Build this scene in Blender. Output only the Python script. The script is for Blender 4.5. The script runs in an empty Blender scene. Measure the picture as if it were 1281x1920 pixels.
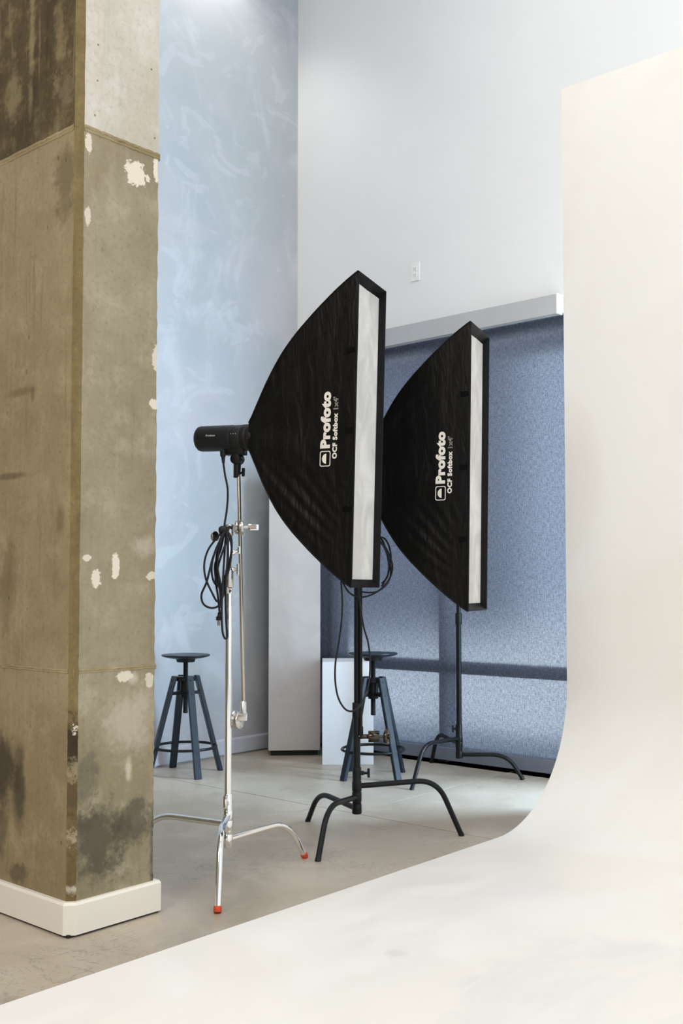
import bpy, bmesh, math, random
from mathutils import Vector, Matrix, Euler
random.seed(7)
R = math.radians
scene = bpy.context.scene
COL = scene.collection

# ------------------------------------------------------------------ camera
F = 1950.0; CX = 640.5; HOR = 1100.0; CAMH = 1.15
PITCH = R(2.5); CY = HOR - F*math.tan(PITCH)
PHI = math.atan2(1690, 1950)                       # yaw of the view from world +X
FWDH = Vector((math.cos(PHI), math.sin(PHI), 0)); RIGHT = Vector((math.sin(PHI), -math.cos(PHI), 0))
FWD = (FWDH*math.cos(PITCH) + Vector((0, 0, math.sin(PITCH)))).normalized()
UPC = RIGHT.cross(FWD).normalized()
EYE = Vector((0, 0, CAMH))
cd = bpy.data.cameras.new('camera'); cam = bpy.data.objects.new('camera', cd); COL.objects.link(cam)
cam.matrix_world = Matrix((( RIGHT.x, UPC.x, -FWD.x, EYE.x), (RIGHT.y, UPC.y, -FWD.y, EYE.y), (RIGHT.z, UPC.z, -FWD.z, EYE.z), (0, 0, 0, 1)))
cd.sensor_fit = 'VERTICAL'; cd.sensor_height = 36.0; cd.sensor_width = 24.0
cd.lens = 36.0*F/1920.0
cd.shift_y = (CY-960)/1920.0
cd.clip_start = 0.05
scene.camera = cam

# ------------------------------------------------------------------ light
vs = scene.view_settings
vs.view_transform = 'Standard'; vs.look = 'None'; vs.gamma = 1.0; vs.use_curve_mapping = False
vs.exposure = 0.2
W = bpy.data.worlds.new('world'); scene.world = W; W.use_nodes = True
bgn = W.node_tree.nodes['Background']
bgn.inputs[0].default_value = (0.78, 0.88, 1.0, 1); bgn.inputs[1].default_value = 1.15

def area(name, loc, rot, sx, sy, power, color):
    l = bpy.data.lights.new(name, 'AREA'); l.shape = 'RECTANGLE'; l.size = sx; l.size_y = sy
    l.energy = power; l.color = color
    o = bpy.data.objects.new(name, l); COL.objects.link(o); o.location = loc; o.rotation_euler = rot
    return o
# unseen lamps added overhead to fill the room with light
area('added_fill_shoot', (0.2, -0.9, 5.9), (0, 0, 0), 3.0, 3.0, 66, (1.0, 0.93, 0.85))
area('added_fill_entry', (-2.6, 1.5, 4.3), (0, R(-38), 0), 2.0, 2.0, 120, (1.0, 0.92, 0.82))  # added lower and tilted, lifts the column side and cyclorama wall
area('added_fill_back', (3.0, 2.2, 6.0), (0, 0, 0), 2.4, 2.4, 52, (1.0, 0.97, 0.94))  # added to brighten the far walls and floor
# unshaded part of the window wall, hidden behind the cyclorama
area('hidden_window_daylight', (5.5, 1.55, 1.5), (R(90), 0, R(90)), 1.4, 2.6, 400, (0.52, 0.75, 1.0))
# daylight: glazed side of the room behind the cyclorama
area('side_window_daylight', (5.12, -3.6, 2.6), (R(90), 0, 0), 0.85, 4.8, 100, (0.70, 0.84, 1.0))
# sun high over the roof: it only reaches the street outside
sn = bpy.data.lights.new('sun', 'SUN'); sn.energy = 4.5; sn.angle = R(1); sn.color = (1, 0.95, 0.88)
sno = bpy.data.objects.new('sun', sn); COL.objects.link(sno); sno.rotation_euler = Vector((.2, -.02, -.98)).to_track_quat('-Z', 'Y').to_euler()
# wall washer above the plaster wall
sl = bpy.data.lights.new('wall_washer', 'SPOT'); sl.energy = 30; sl.spot_size = R(120); sl.spot_blend = 0.6; sl.shadow_soft_size = 0.05; sl.color = (1, 0.96, 0.9)
so = bpy.data.objects.new('wall_washer', sl); COL.objects.link(so); so.location = (4.6, 4.95, 5.75); so.rotation_euler = (R(14), 0, 0)

# ------------------------------------------------------------------ helpers
def ray(x, y):
    return (FWD*F + RIGHT*(x-CX) + UPC*(CY-y)).normalized()
def onz(x, y, z=0.0):
    d = ray(x, y); return EYE + d*((z-CAMH)/d.z)
def onx(x, y, X):
    d = ray(x, y); return EYE + d*(X/d.x)
def ony(x, y, Y):
    d = ray(x, y); return EYE + d*(Y/d.y)
def atd(x, y, D):
    d = ray(x, y); return EYE + d*(D/d.dot(FWDH))
def flat(lat, d, z=0.0):
    v = RIGHT*lat + FWDH*d; return Vector((v.x, v.y, z))

def tag(o, label=None, cat=None, group=None, kind=None):
    if label: o['label'] = label
    if cat: o['category'] = cat
    if group: o['group'] = group
    if kind: o['kind'] = kind
    return o
def empty(name, loc=(0, 0, 0), rot=(0, 0, 0), label=None, cat=None, group=None, kind=None):
    o = bpy.data.objects.new(name, None); COL.objects.link(o); o.empty_display_size = 0.1
    o.location = loc; o.rotation_euler = rot
    return tag(o, label, cat, group, kind)
def build(name, bm, mat, parent=None, smooth=False, loc=None, rot=None):
    me = bpy.data.meshes.new(name)
    bmesh.ops.recalc_face_normals(bm, faces=bm.faces)
    bm.to_mesh(me); bm.free()
    if smooth:
        me.polygons.foreach_set('use_smooth', [True]*len(me.polygons))
        try: me.set_sharp_from_angle(angle=R(38))
        except Exception: pass
    mats = mat if isinstance(mat, (list, tuple)) else [mat]
    for m in mats: me.materials.append(m)
    o = bpy.data.objects.new(name, me); COL.objects.link(o)
    if parent: o.parent = parent
    if loc is not None: o.location = loc
    if rot is not None: o.rotation_euler = rot
    return o
def B(): return bmesh.new()
def box(bm, x0, x1, y0, y1, z0, z1, mi=0, M=None):
    vs_ = [bm.verts.new(Vector(p)) for p in ((x0,y0,z0),(x1,y0,z0),(x1,y1,z0),(x0,y1,z0),(x0,y0,z1),(x1,y0,z1),(x1,y1,z1),(x0,y1,z1))]
    if M is not None:
        for v in vs_: v.co = M @ v.co
    fs = []
    for q in ((0,3,2,1),(4,5,6,7),(0,1,5,4),(1,2,6,5),(2,3,7,6),(3,0,4,7)):
        f = bm.faces.new([vs_[i] for i in q]); f.material_index = mi; fs.append(f)
    return fs
def bbox(bm, x0, x1, y0, y1, z0, z1, bev=0.003, seg=2, M=None):
    t = bmesh.new(); box(t, x0, x1, y0, y1, z0, z1)
    bmesh.ops.bevel(t, geom=t.edges[:], offset=bev, segments=seg, affect='EDGES', profile=0.6)
    merge(bm, t, M)
def merge(bm, t, M=None):
    m = {}
    for v in t.verts: m[v] = bm.verts.new(M @ v.co if M is not None else v.co)
    for f in t.faces:
        try:
            g = bm.faces.new([m[v] for v in f.verts]); g.material_index = f.material_index; g.smooth = f.smooth
        except ValueError: pass
    t.free()
def frame_of(d):
    d = d.normalized(); a = Vector((0, 0, 1)) if abs(d.z) < 0.9 else Vector((1, 0, 0))
    u = d.cross(a).normalized(); return u, u.cross(d).normalized()
def tube(bm, pts, r, seg=12, caps=True):
    pts = [Vector(p) for p in pts]; n = len(pts)
    rs = r if isinstance(r, (list, tuple)) else [r]*n
    rings = []; u = None
    for i, p in enumerate(pts):
        d = (pts[min(i+1, n-1)] - pts[max(i-1, 0)])
        d = d.normalized() if d.length > 1e-9 else Vector((0, 0, 1))
        if u is None: u, v = frame_of(d)
        else:
            u = (u - d*u.dot(d)).normalized(); v = u.cross(d).normalized()
        rings.append([bm.verts.new(p + (u*math.cos(2*math.pi*k/seg) + v*math.sin(2*math.pi*k/seg))*rs[i]) for k in range(seg)])
    for a, b in zip(rings, rings[1:]):
        for k in range(seg): bm.faces.new((a[k], a[(k+1) % seg], b[(k+1) % seg], b[k]))
    if caps:
        bm.faces.new(rings[0][::-1]); bm.faces.new(rings[-1])
def cyl(bm, p0, p1, r, seg=20, r1=None, bev=0.0):
    p0 = Vector(p0); p1 = Vector(p1); r1 = r if r1 is None else r1
    if bev > 0:
        d = (p1-p0).normalized()
        tube(bm, [p0, p0+d*bev*0.3, p0+d*bev, p1-d*bev, p1-d*bev*0.3, p1], [max(r-bev, 1e-4), r-bev*0.35, r, r1, r1-bev*0.35, max(r1-bev, 1e-4)], seg)
    else: tube(bm, [p0, p1], [r, r1], seg)
def lathe(bm, prof, seg=32, M=None):
    rings = []
    for (r, z) in prof:
        if r < 1e-6: rings.append([bm.verts.new((0, 0, z))])
        else: rings.append([bm.verts.new((r*math.cos(2*math.pi*k/seg), r*math.sin(2*math.pi*k/seg), z)) for k in range(seg)])
    if M is not None:
        for rg in rings:
            for v in rg: v.co = M @ v.co
    for a, b in zip(rings, rings[1:]):
        for k in range(seg):
            q = [a[k % len(a)], a[(k+1) % len(a)], b[(k+1) % len(b)], b[k % len(b)]]
            q = list(dict.fromkeys(q))
            if len(q) > 2:
                try: bm.faces.new(q)
                except ValueError: pass
def smoothpts(pts, n=8, closed=False):
    pts = [Vector(p) for p in pts]; out = []; m = len(pts)
    rng = range(m) if closed else range(m-1)
    for i in rng:
        g = (lambda k: pts[k % m]) if closed else (lambda k: pts[max(0, min(m-1, k))])
        p0, p1, p2, p3 = g(i-1), g(i), g(i+1), g(i+2)
        for k in range(n):
            t = k/n
            out.append(0.5*((2*p1) + (p2-p0)*t + (2*p0-5*p1+4*p2-p3)*t*t + (3*p1-p0-3*p2+p3)*t**3))
    out.append(pts[0].copy() if closed else pts[-1].copy())
    return out
def fillet(pts, rad, n=8):
    """polyline with rounded corners"""
    pts = [Vector(p) for p in pts]; out = [pts[0]]
    for a, b, c in zip(pts, pts[1:], pts[2:]):
        ra = min(rad, (a-b).length*0.49); rc = min(rad, (c-b).length*0.49)
        p = b + (a-b).normalized()*ra; q = b + (c-b).normalized()*rc
        for k in range(n+1):
            t = k/n; out.append(p*(1-t)**2 + b*2*t*(1-t) + q*t*t)
    out.append(pts[-1]); return out
def pextrude(bm, poly, axis, a0, a1, mi=0):
    """poly of 2D points extruded along axis (0,1,2); other two axes in order"""
    def mk(p, a):
        q = list(p); q.insert(axis, a); return Vector(q)
    A = [bm.verts.new(mk(p, a0)) for p in poly]; Bv = [bm.verts.new(mk(p, a1)) for p in poly]
    fs = [bm.faces.new(A), bm.faces.new(Bv[::-1])]
    n = len(poly)
    for i in range(n): fs.append(bm.faces.new((A[i], Bv[i], Bv[(i+1) % n], A[(i+1) % n])))
    for f in fs: f.material_index = mi
    return fs

# ------------------------------------------------------------------ materials
class NT:
    def __init__(s, name):
        s.m = bpy.data.materials.new(name); s.m.use_nodes = True; s.t = s.m.node_tree; s.n = s.t.nodes; s.l = s.t.links
        s.b = s.n['Principled BSDF']; s.out = s.n['Material Output']
        s.pos = None
    def new(s, t, **kw):
        n = s.n.new(t)
        for k, v in kw.items(): setattr(n, k, v)
        return n
    def P(s):
        if s.pos is None: s.pos = s.new('ShaderNodeNewGeometry').outputs['Position']
        return s.pos
    def O(s):
        return s.new('ShaderNodeTexCoord').outputs['Object']
    def setv(s, sock, v):
        if isinstance(v, bpy.types.NodeSocket): s.l.new(v, sock)
        elif isinstance(v, (tuple, list)) and len(v) == 3 and sock.type == 'RGBA': sock.default_value = (*v, 1)
        else: sock.default_value = v
    def mapping(s, vec, scale=(1, 1, 1), loc=(0, 0, 0), rot=(0, 0, 0)):
        n = s.new('ShaderNodeMapping'); s.l.new(vec, n.inputs[0]); n.inputs['Scale'].default_value = scale
        n.inputs['Location'].default_value = loc; n.inputs['Rotation'].default_value = rot; return n.outputs[0]
    def noise(s, vec, scale, detail=4, rough=0.55, dist=0.0):
        n = s.new('ShaderNodeTexNoise'); s.l.new(vec, n.inputs['Vector']); n.inputs['Scale'].default_value = scale
        n.inputs['Detail'].default_value = detail; n.inputs['Roughness'].default_value = rough; n.inputs['Distortion'].default_value = dist
        return n.outputs['Fac']
    def ramp(s, fac, lo, hi, a=0.0, b=1.0):
        n = s.new('ShaderNodeMapRange'); n.interpolation_type = 'SMOOTHSTEP'
        s.setv(n.inputs['Value'], fac); n.inputs['From Min'].default_value = lo; n.inputs['From Max'].default_value = hi
        n.inputs['To Min'].default_value = a; n.inputs['To Max'].default_value = b; return n.outputs[0]
    def math(s, op, a, b=0.0, c=0.0):
        n = s.new('ShaderNodeMath', operation=op); s.setv(n.inputs[0], a); s.setv(n.inputs[1], b)
        if len(n.inputs) > 2: s.setv(n.inputs[2], c)
        return n.outputs[0]
    def mix(s, fac, a, b, blend='MIX'):
        n = s.new('ShaderNodeMix', data_type='RGBA', blend_type=blend)
        s.setv(n.inputs[0], fac); s.setv(n.inputs[6], a); s.setv(n.inputs[7], b); return n.outputs[2]
    def blob(s, c, sc, jitter=0.5, nscale=9.0, soft=0.25, lo=None):
        """irregular patch around world point c with radii sc"""
        vm = s.new('ShaderNodeVectorMath', operation='SUBTRACT'); s.l.new(s.P(), vm.inputs[0]); vm.inputs[1].default_value = c
        vd = s.new('ShaderNodeVectorMath', operation='DIVIDE'); s.l.new(vm.outputs[0], vd.inputs[0]); vd.inputs[1].default_value = sc
        vl = s.new('ShaderNodeVectorMath', operation='LENGTH'); s.l.new(vd.outputs[0], vl.inputs[0])
        nz = s.math('ADD', s.math('MULTIPLY', s.noise(s.P(), nscale, 5, 0.65), .7), s.math('MULTIPLY', s.noise(s.P(), nscale*4.3, 4, 0.7), .3))
        v = s.math('ADD', vl.outputs['Value'], s.math('MULTIPLY', s.math('SUBTRACT', nz, 0.5), jitter*6))
        return s.ramp(v, 1.0+soft, 1.0-soft)
    def bump(s, h, strength=0.2, dist=0.01):
        n = s.new('ShaderNodeBump'); n.inputs['Strength'].default_value = strength; n.inputs['Distance'].default_value = dist
        s.l.new(h, n.inputs['Height']); s.l.new(n.outputs[0], s.b.inputs['Normal'])
    def fin(s, col=None, rough=None, metal=None, spec=None):
        if col is not None: s.setv(s.b.inputs['Base Color'], col)
        if rough is not None: s.setv(s.b.inputs['Roughness'], rough)
        if metal is not None: s.setv(s.b.inputs['Metallic'], metal)
        if spec is not None: s.setv(s.b.inputs['Specular IOR Level'], spec)
        return s.m
def lin(r, g, b):
    f = lambda c: ((c/255+0.055)/1.055)**2.4 if c > 10 else c/255/12.92
    return (f(r), f(g), f(b))
def plain(name, col, rough=0.5, metal=0.0, var=0.12, scale=30, bump=0.0, spec=None, rv=0.05):
    n = NT(name); nz = n.noise(n.O(), scale, 4, 0.6)
    k = n.ramp(nz, 0.3, 0.7, 1-var, 1+var*0.6)
    mx = n.new('ShaderNodeVectorMath', operation='SCALE'); mx.inputs[0].default_value = col; n.l.new(k, mx.inputs['Scale'])
    n.l.new(mx.outputs[0], n.b.inputs['Base Color'])
    n.l.new(n.ramp(nz, 0.3, 0.7, max(rough-rv, 0.02), rough+rv), n.b.inputs['Roughness'])
    if bump: n.bump(nz, bump, 0.002)
    return n.fin(None, None, metal, spec)

M = {}
# ---- concrete of the column
def concrete(name, base, dark, light, streak=0.3, lightpatch=(), darkpatch=(), pitted=0.3):
    n = NT(name); P = n.P()
    big = n.noise(P, 2.2, 6, 0.6, 0.4); mid = n.noise(P, 9, 6, 0.65); fine = n.noise(P, 55, 5, 0.75)
    st = n.noise(n.mapping(P, (16, 16, 1.1)), 2.2, 5, 0.6, 0.2)
    c = n.mix(n.ramp(big, 0.35, 0.68), dark, base)
    c = n.mix(n.ramp(mid, 0.48, 0.72, 0, 0.6), c, light)
    c = n.mix(n.ramp(mid, 0.45, 0.28, 0, 0.35), c, tuple(x*0.72 for x in dark))
    c = n.mix(n.ramp(st, 0.53, 0.72, 0, streak), c, tuple(x*0.6 for x in dark))
    c = n.mix(n.ramp(st, 0.44, 0.27, 0, streak*0.8), c, light)
    c = n.mix(n.ramp(fine, 0.5, 0.72, 0.0, 0.5), c, tuple(x*0.6 for x in dark))
    c = n.mix(n.ramp(fine, 0.44, 0.28, 0.0, 0.35), c, light)
    for (p, sc, amt, col, jit, ns) in darkpatch:
        c = n.mix(n.math('MULTIPLY', n.blob(p, sc, jit, ns, 0.5), amt), c, col)
    for (p, sc, amt, col, jit, ns) in lightpatch:
        c = n.mix(n.math('MULTIPLY', n.blob(p, sc, jit, ns, 0.1 if amt > .6 else .75), amt), c, col)
    # air holes
    vo = n.new('ShaderNodeTexVoronoi'); vo.inputs['Scale'].default_value = 16; n.l.new(n.mapping(P, (1, 1, 0.55)), vo.inputs['Vector'])
    gate = n.ramp(n.noise(P, 5, 3), 0.5, 0.6)
    hole = n.math('MULTIPLY', n.ramp(vo.outputs['Distance'], 0.10, 0.05), gate)
    c = n.mix(n.math('MULTIPLY', hole, pitted), c, tuple(x*0.3 for x in dark))
    h = n.math('SUBTRACT', n.math('ADD', n.math('MULTIPLY', mid, 0.6), n.math('MULTIPLY', fine, 0.35)), hole)
    n.bump(h, 0.35, 0.006)
    return n.fin(c, n.ramp(mid, 0.3, 0.7, 0.72, 0.9), 0, 0.3)
XW, YP = 5.58, 5.27                 # window wall, plaster wall
CXL, CYR = 2.035, 2.945             # column faces
CX1, CY1 = 2.385, 3.60
CH = 0.024                          # column chamfer
ZC = 6.2                            # ceiling
def rf(x, y): return tuple(ony(x, y, CYR))
def lf(x, y): return tuple(onx(x, y, CXL))
PALE = lin(226, 216, 198)
INK = lin(72, 66, 55)
right_light = [(rf(255, 326), (.05, .1, .045), .95, PALE, .55, 26), (rf(296, 318), (.022, .1, .05), .95, PALE, .5, 26),
    (rf(294, 668), (.02, .1, .05), .8, PALE, .5, 26), (rf(289, 757), (.02, .1, .018), .9, PALE, .4, 30),
    (rf(217, 1062), (.016, .1, .045), .95, PALE, .35, 30), (rf(180, 1083), (.02, .1, .03), .9, PALE, .5, 34),
    (rf(163, 1046), (.018, .1, .01), .8, PALE, .4, 30), (rf(286, 1080), (.026, .1, .016), .75, PALE, .6, 34),
    (rf(272, 1025), (.05, .1, .03), .28, PALE, .6, 20), (rf(165, 405), (.012, .1, .035), .7, PALE, .5, 30),
    (rf(166, 270), (.012, .1, .03), .8, PALE, .5, 30)]
low_light = [(rf(232, 1268), (.035, .1, .022), .85, PALE, .4, 26), (rf(280, 1275), (.02, .1, .026), .7, PALE, .4, 26),
    (rf(250, 1272), (.02, .1, .018), .5, PALE, .4, 30), (rf(241, 1445), (.012, .1, .035), .55, PALE, .4, 30),
    (rf(240, 1350), (.09, .1, .09), .35, PALE, .7, 9)]
low_dark = [(rf(185, 1580), (.09, .1, .12), .75, INK, .7, 13), (rf(255, 1540), (.10, .1, .06), .7, INK, .7, 14),
    (rf(293, 1585), (.025, .1, .12), .75, INK, .5, 12), (rf(160, 1475), (.05, .1, .1), .45, INK, .8, 13), (rf(296, 1650), (.03, .1, .03), .6, INK, .6, 12)]
left_dark_mid = [(lf(40, 735), (.1, .085, .014), .45, lin(92, 80, 56), .12, 30), (lf(61, 738), (.1, .010, .028), .45, lin(92, 80, 56), .12, 30),
    (lf(20, 893), (.1, .09, .012), .6, lin(86, 74, 52), .2, 20), (lf(113, 975), (.1, .022, .045), .5, lin(86, 74, 52), .25, 20),
    (lf(15, 1090), (.1, .05, .14), .4, lin(96, 84, 60), .8, 8), (lf(122, 350), (.1, .05, .12), .5, lin(80, 70, 48), .9, 8)]
left_dark_low = [(lf(2, 1450), (.1, .10, .12), .85, lin(58, 50, 38), .5, 7), (lf(36, 1470), (.1, .035, .13), .75, lin(62, 54, 42), .35, 8),
    (lf(35, 1640), (.1, .05, .035), .6, lin(70, 62, 48), .6, 10), (lf(0, 1560), (.1, .05, .08), .5, lin(62, 54, 42), .5, 10)]
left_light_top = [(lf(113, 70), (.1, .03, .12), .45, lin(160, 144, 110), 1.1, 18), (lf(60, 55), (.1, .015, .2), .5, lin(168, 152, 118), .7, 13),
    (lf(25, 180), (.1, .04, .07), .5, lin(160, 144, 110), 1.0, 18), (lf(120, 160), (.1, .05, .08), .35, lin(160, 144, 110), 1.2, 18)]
chamf_dark = [((2.04, 2.955, 0.62), (.04, .04, .09), .85, lin(44, 36, 26), .9, 12), ((2.04, 2.955, 0.45), (.05, .05, .05), .5, lin(60, 50, 38), .6, 14)]
chamf_light = [((2.04, 2.95, 0.54), (.03, .03, .03), .6, lin(170, 156, 122), 1.2, 45), ((2.04, 2.95, 0.15), (.02, .02, .012), .6, PALE, .9, 50), ((2.045, 2.947, 0.68), (.012, .012, .02), .8, PALE, .7, 50), ((2.04, 2.95, 0.32), (.02, .02, .02), .6, lin(190, 178, 150), 1.2, 60)]
Mr = lambda nm, b, d, l, **k: concrete(nm, lin(*b), lin(*d), lin(*l), **k)
M['con_r_top'] = Mr('concrete_upper_pale', (204, 198, 186), (188, 180, 164), (214, 210, 202), streak=.18, pitted=.5)
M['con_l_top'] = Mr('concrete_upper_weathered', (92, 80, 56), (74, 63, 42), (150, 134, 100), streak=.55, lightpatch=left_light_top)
M['con_r_mid'] = Mr('concrete_middle', (156, 146, 121), (142, 130, 104), (174, 164, 142), streak=.25, lightpatch=right_light)
M['con_l_mid'] = Mr('concrete_middle_side', (158, 143, 112), (144, 128, 96), (172, 158, 128), streak=.4, darkpatch=left_dark_mid, pitted=.6)
M['con_r_low'] = Mr('concrete_lower', (160, 149, 124), (142, 131, 104), (182, 172, 150), streak=.25, lightpatch=low_light, darkpatch=low_dark, pitted=.7)
M['con_l_low'] = Mr('concrete_lower_side', (160, 145, 113), (144, 128, 96), (174, 160, 130), streak=.3, darkpatch=left_dark_low, pitted=.5)
M['con_ch'] = Mr('concrete_chamfer', (124, 108, 72), (108, 92, 58), (146, 130, 92), streak=.3, lightpatch=chamf_light, darkpatch=chamf_dark)
M['con_joint'] = Mr('concrete_joint', (160, 146, 113), (138, 122, 88), (180, 165, 132), streak=.1)

# ---- floor
def floor_mat():
    n = NT('polished_concrete_floor'); P = n.P()
    a = n.noise(P, 0.9, 6, 0.6, 0.6); b = n.noise(P, 4.5, 7, 0.65, 0.3); f = n.noise(P, 60, 4, 0.75); g = n.noise(P, 230, 2, 0.6)
    c = n.mix(n.ramp(a, 0.36, 0.66), lin(168, 156, 139), lin(194, 183, 167))
    c = n.mix(n.ramp(b, 0.52, 0.8, 0, 0.55), c, lin(204, 196, 184))
    c = n.mix(n.ramp(b, 0.46, 0.25, 0, 0.5), c, lin(136, 125, 109))
    # scuffs: thin arcs of distorted noise contour lines
    s1 = n.noise(n.mapping(P, (1.3, 3.2, 1), rot=(0, 0, 0.7)), 2.6, 4, 0.55, 1.2)
    line = n.ramp(n.math('ABSOLUTE', n.math('SUBTRACT', s1, 0.5)), 0.010, 0.0)
    s2 = n.noise(n.mapping(P, (3.4, 1.1, 1), rot=(0, 0, 0.2)), 2.1, 4, 0.6, 1.6)
    line2 = n.ramp(n.math('ABSOLUTE', n.math('SUBTRACT', s2, 0.52)), 0.008, 0.0)
    gate = n.ramp(n.noise(P, 1.7, 2), 0.45, 0.62)
    c = n.mix(n.math('MULTIPLY', n.math('MAXIMUM', line, line2), n.math('MULTIPLY', gate, 0.45)), c, lin(98, 88, 76))
    c = n.mix(n.ramp(f, 0.58, 0.72, 0, 0.4), c, lin(132, 120, 104))
    c = n.mix(n.ramp(f, 0.40, 0.28, 0, 0.4), c, lin(208, 200, 188))
    c = n.mix(n.ramp(g, 0.66, 0.74, 0, 0.5), c, lin(224, 219, 210))
    n.bump(n.math('ADD', n.math('MULTIPLY', f, 0.6), n.math('MULTIPLY', b, 0.3)), 0.08, 0.003)
    return n.fin(c, 0.36, 0, 0.5)
M['floor'] = floor_mat()
M['joint'] = plain('floor_joint_dark', lin(70, 66, 62), 0.9)
# ---- plaster
def plaster_mat(name, base, cool, lilac, pale, amt=1.0):
    n = NT(name); P = n.P()
    w = n.noise(P, 1.1, 3, 0.5)
    a = n.noise(n.mapping(P, (1, 1, 0.8), rot=(0.5, 0.3, 0.2)), 1.0, 6, 0.6, 0.8)
    b = n.noise(n.mapping(P, (1.5, 1.5, 0.8), rot=(0.2, 0.7, 0)), 1.9, 7, 0.66, 0.9)
    c2 = n.noise(n.mapping(P, (1, 1, 1.7), rot=(0.9, 0.2, 0.5)), 2.1, 6, 0.58, 1.2)
    c = n.mix(n.ramp(a, 0.38, 0.62), base, cool)
    c = n.mix(n.ramp(w, 0.45, 0.65, 0, 0.7*amt), c, lilac)
    c = n.mix(n.ramp(b, 0.50, 0.68, 0, 0.5*amt), c, pale)
    c = n.mix(n.ramp(c2, 0.57, 0.63, 0, 0.32*amt), c, pale)
    c = n.mix(n.ramp(c2, 0.43, 0.34, 0, 0.3*amt), c, tuple(x*0.9 for x in base))
    n.bump(n.math('ADD', b, n.math('MULTIPLY', c2, 0.8)), 0.10, 0.012)
    return n.fin(c, n.ramp(b, 0.35, 0.65, 0.5, 0.68), 0, 0.35)
M['plaster'] = plaster_mat('blue_grey_plaster', lin(172, 175, 178), lin(165, 171, 175), lin(184, 180, 185), lin(194, 197, 201))
M['plaster2'] = plaster_mat('warm_grey_plaster', lin(204, 199, 196), lin(196, 193, 193), lin(206, 200, 197), lin(216, 212, 208), 0.7)
# ---- painted walls
def paint(name, col, rough=0.55, b=0.03):
    n = NT(name); P = n.P(); z = n.noise(P, 3, 4, 0.5); f = n.noise(P, 140, 3, 0.6)
    c = n.mix(n.ramp(z, 0.35, 0.7), tuple(x*0.985 for x in col), col); n.bump(f, b, 0.002)
    return n.fin(c, rough, 0, 0.3)
M['white_wall'] = paint('white_wall_paint', lin(238, 238, 239))
M['ceiling'] = paint('ceiling_paint', lin(236, 235, 232), 0.8)
M['grey_wall'] = paint('grey_side_wall', lin(176, 168, 156), 0.8)
M['trim_white'] = paint('white_trim_paint', lin(240, 234, 222), 0.45)
M['base_plaster'] = paint('grey_baseboard_paint', lin(190, 193, 200), 0.4)
# ---- cyclorama paint: gloss wear and faint scuffs
def cyc_mat():
    n = NT('cyclorama_white_paint'); P = n.P()
    a = n.noise(P, 1.1, 5, 0.55, 0.8); b = n.noise(n.mapping(P, (1, 2.6, 1), rot=(0, 0, 0.5)), 1.4, 6, 0.6, 1.5)
    c = n.mix(n.ramp(a, 0.4, 0.65), lin(244, 240, 233), lin(247, 245, 241))
    c = n.mix(n.math('MULTIPLY', n.blob((2.75, 1.35, 0), (.55, .40, .5), .3, 2.5, .15), n.ramp(b, 0.42, 0.66, 0.2, 0.6)), c, lin(228, 228, 229))
    c = n.mix(n.math('MULTIPLY', n.blob(tuple(onz(742, 1790)), (.03, .03, .1), .3, 10, .6), .5), c, lin(224, 221, 214))
    n.bump(n.noise(P, 45, 4), 0.02, 0.003)
    return n.fin(c, n.ramp(b, 0.35, 0.65, 0.30, 0.5), 0, 0.4)
M['cyc'] = cyc_mat()
M['plywood'] = plain('raw_plywood_back', lin(146, 132, 114), 0.8, 0, 0.15, 4)
# ---- roller shade: open-weave fabric, light comes through the weave
def shade_mat():
    n = NT('blue_grey_screen_fabric'); P = n.P()
    wv = n.noise(n.mapping(P, (1, 110, 22)), 1.6, 3, 0.7); wh = n.noise(n.mapping(P, (1, 22, 110)), 1.6, 3, 0.7); sp = n.noise(P, 150, 2, 0.6)
    k = n.math('ADD', n.math('MULTIPLY', wv, 0.62), n.math('ADD', n.math('MULTIPLY', wh, 0.38), n.math('MULTIPLY', sp, 0.20)))
    col = n.mix(n.ramp(k, 0.45, 0.8), lin(92, 98, 118), lin(150, 156, 174))
    d = n.new('ShaderNodeBsdfDiffuse'); n.setv(d.inputs[0], col)
    t = n.new('ShaderNodeBsdfTranslucent'); n.setv(t.inputs[0], n.mix(n.ramp(k, 0.45, 0.8), lin(110, 118, 140), lin(186, 192, 208)))
    tr = n.new('ShaderNodeBsdfRefraction'); tr.inputs[0].default_value = (0.72, 0.81, 0.98, 1); tr.inputs['Roughness'].default_value = 0.5; tr.inputs['IOR'].default_value = 1.14
    m1 = n.new('ShaderNodeMixShader'); m1.inputs[0].default_value = 0.5; n.l.new(d.outputs[0], m1.inputs[1]); n.l.new(t.outputs[0], m1.inputs[2])
    m2 = n.new('ShaderNodeMixShader'); n.l.new(n.ramp(k, 0.42, 0.80, 0.16, 0.52), m2.inputs[0]); n.l.new(m1.outputs[0], m2.inputs[1]); n.l.new(tr.outputs[0], m2.inputs[2])
    n.l.new(m2.outputs[0], n.out.inputs[0]); return n.m
M['shade'] = shade_mat()
M['valance'] = plain('grey_aluminium_fascia', lin(186, 187, 190), 0.45, 0.0, 0.03, 6)
M['hem'] = plain('shade_hem_bar', lin(112, 118, 134), 0.6, 0, 0.06)
M['mullion'] = plain('dark_window_frame', lin(62, 66, 76), 0.5)
def glass_mat():
    n = NT('window_glass'); g = n.new('ShaderNodeBsdfGlossy'); g.inputs['Roughness'].default_value = 0.02
    tr = n.new('ShaderNodeBsdfTransparent'); tr.inputs[0].default_value = (0.93, 0.96, 0.96, 1)
    m = n.new('ShaderNodeMixShader'); m.inputs[0].default_value = 0.07; n.l.new(tr.outputs[0], m.inputs[1]); n.l.new(g.outputs[0], m.inputs[2])
    n.l.new(m.outputs[0], n.out.inputs[0]); return n.m
M['glass'] = glass_mat()
M['pavement'] = plain('outdoor_pavement', lin(222, 220, 218), 0.8, 0, 0.2, 2)
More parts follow.
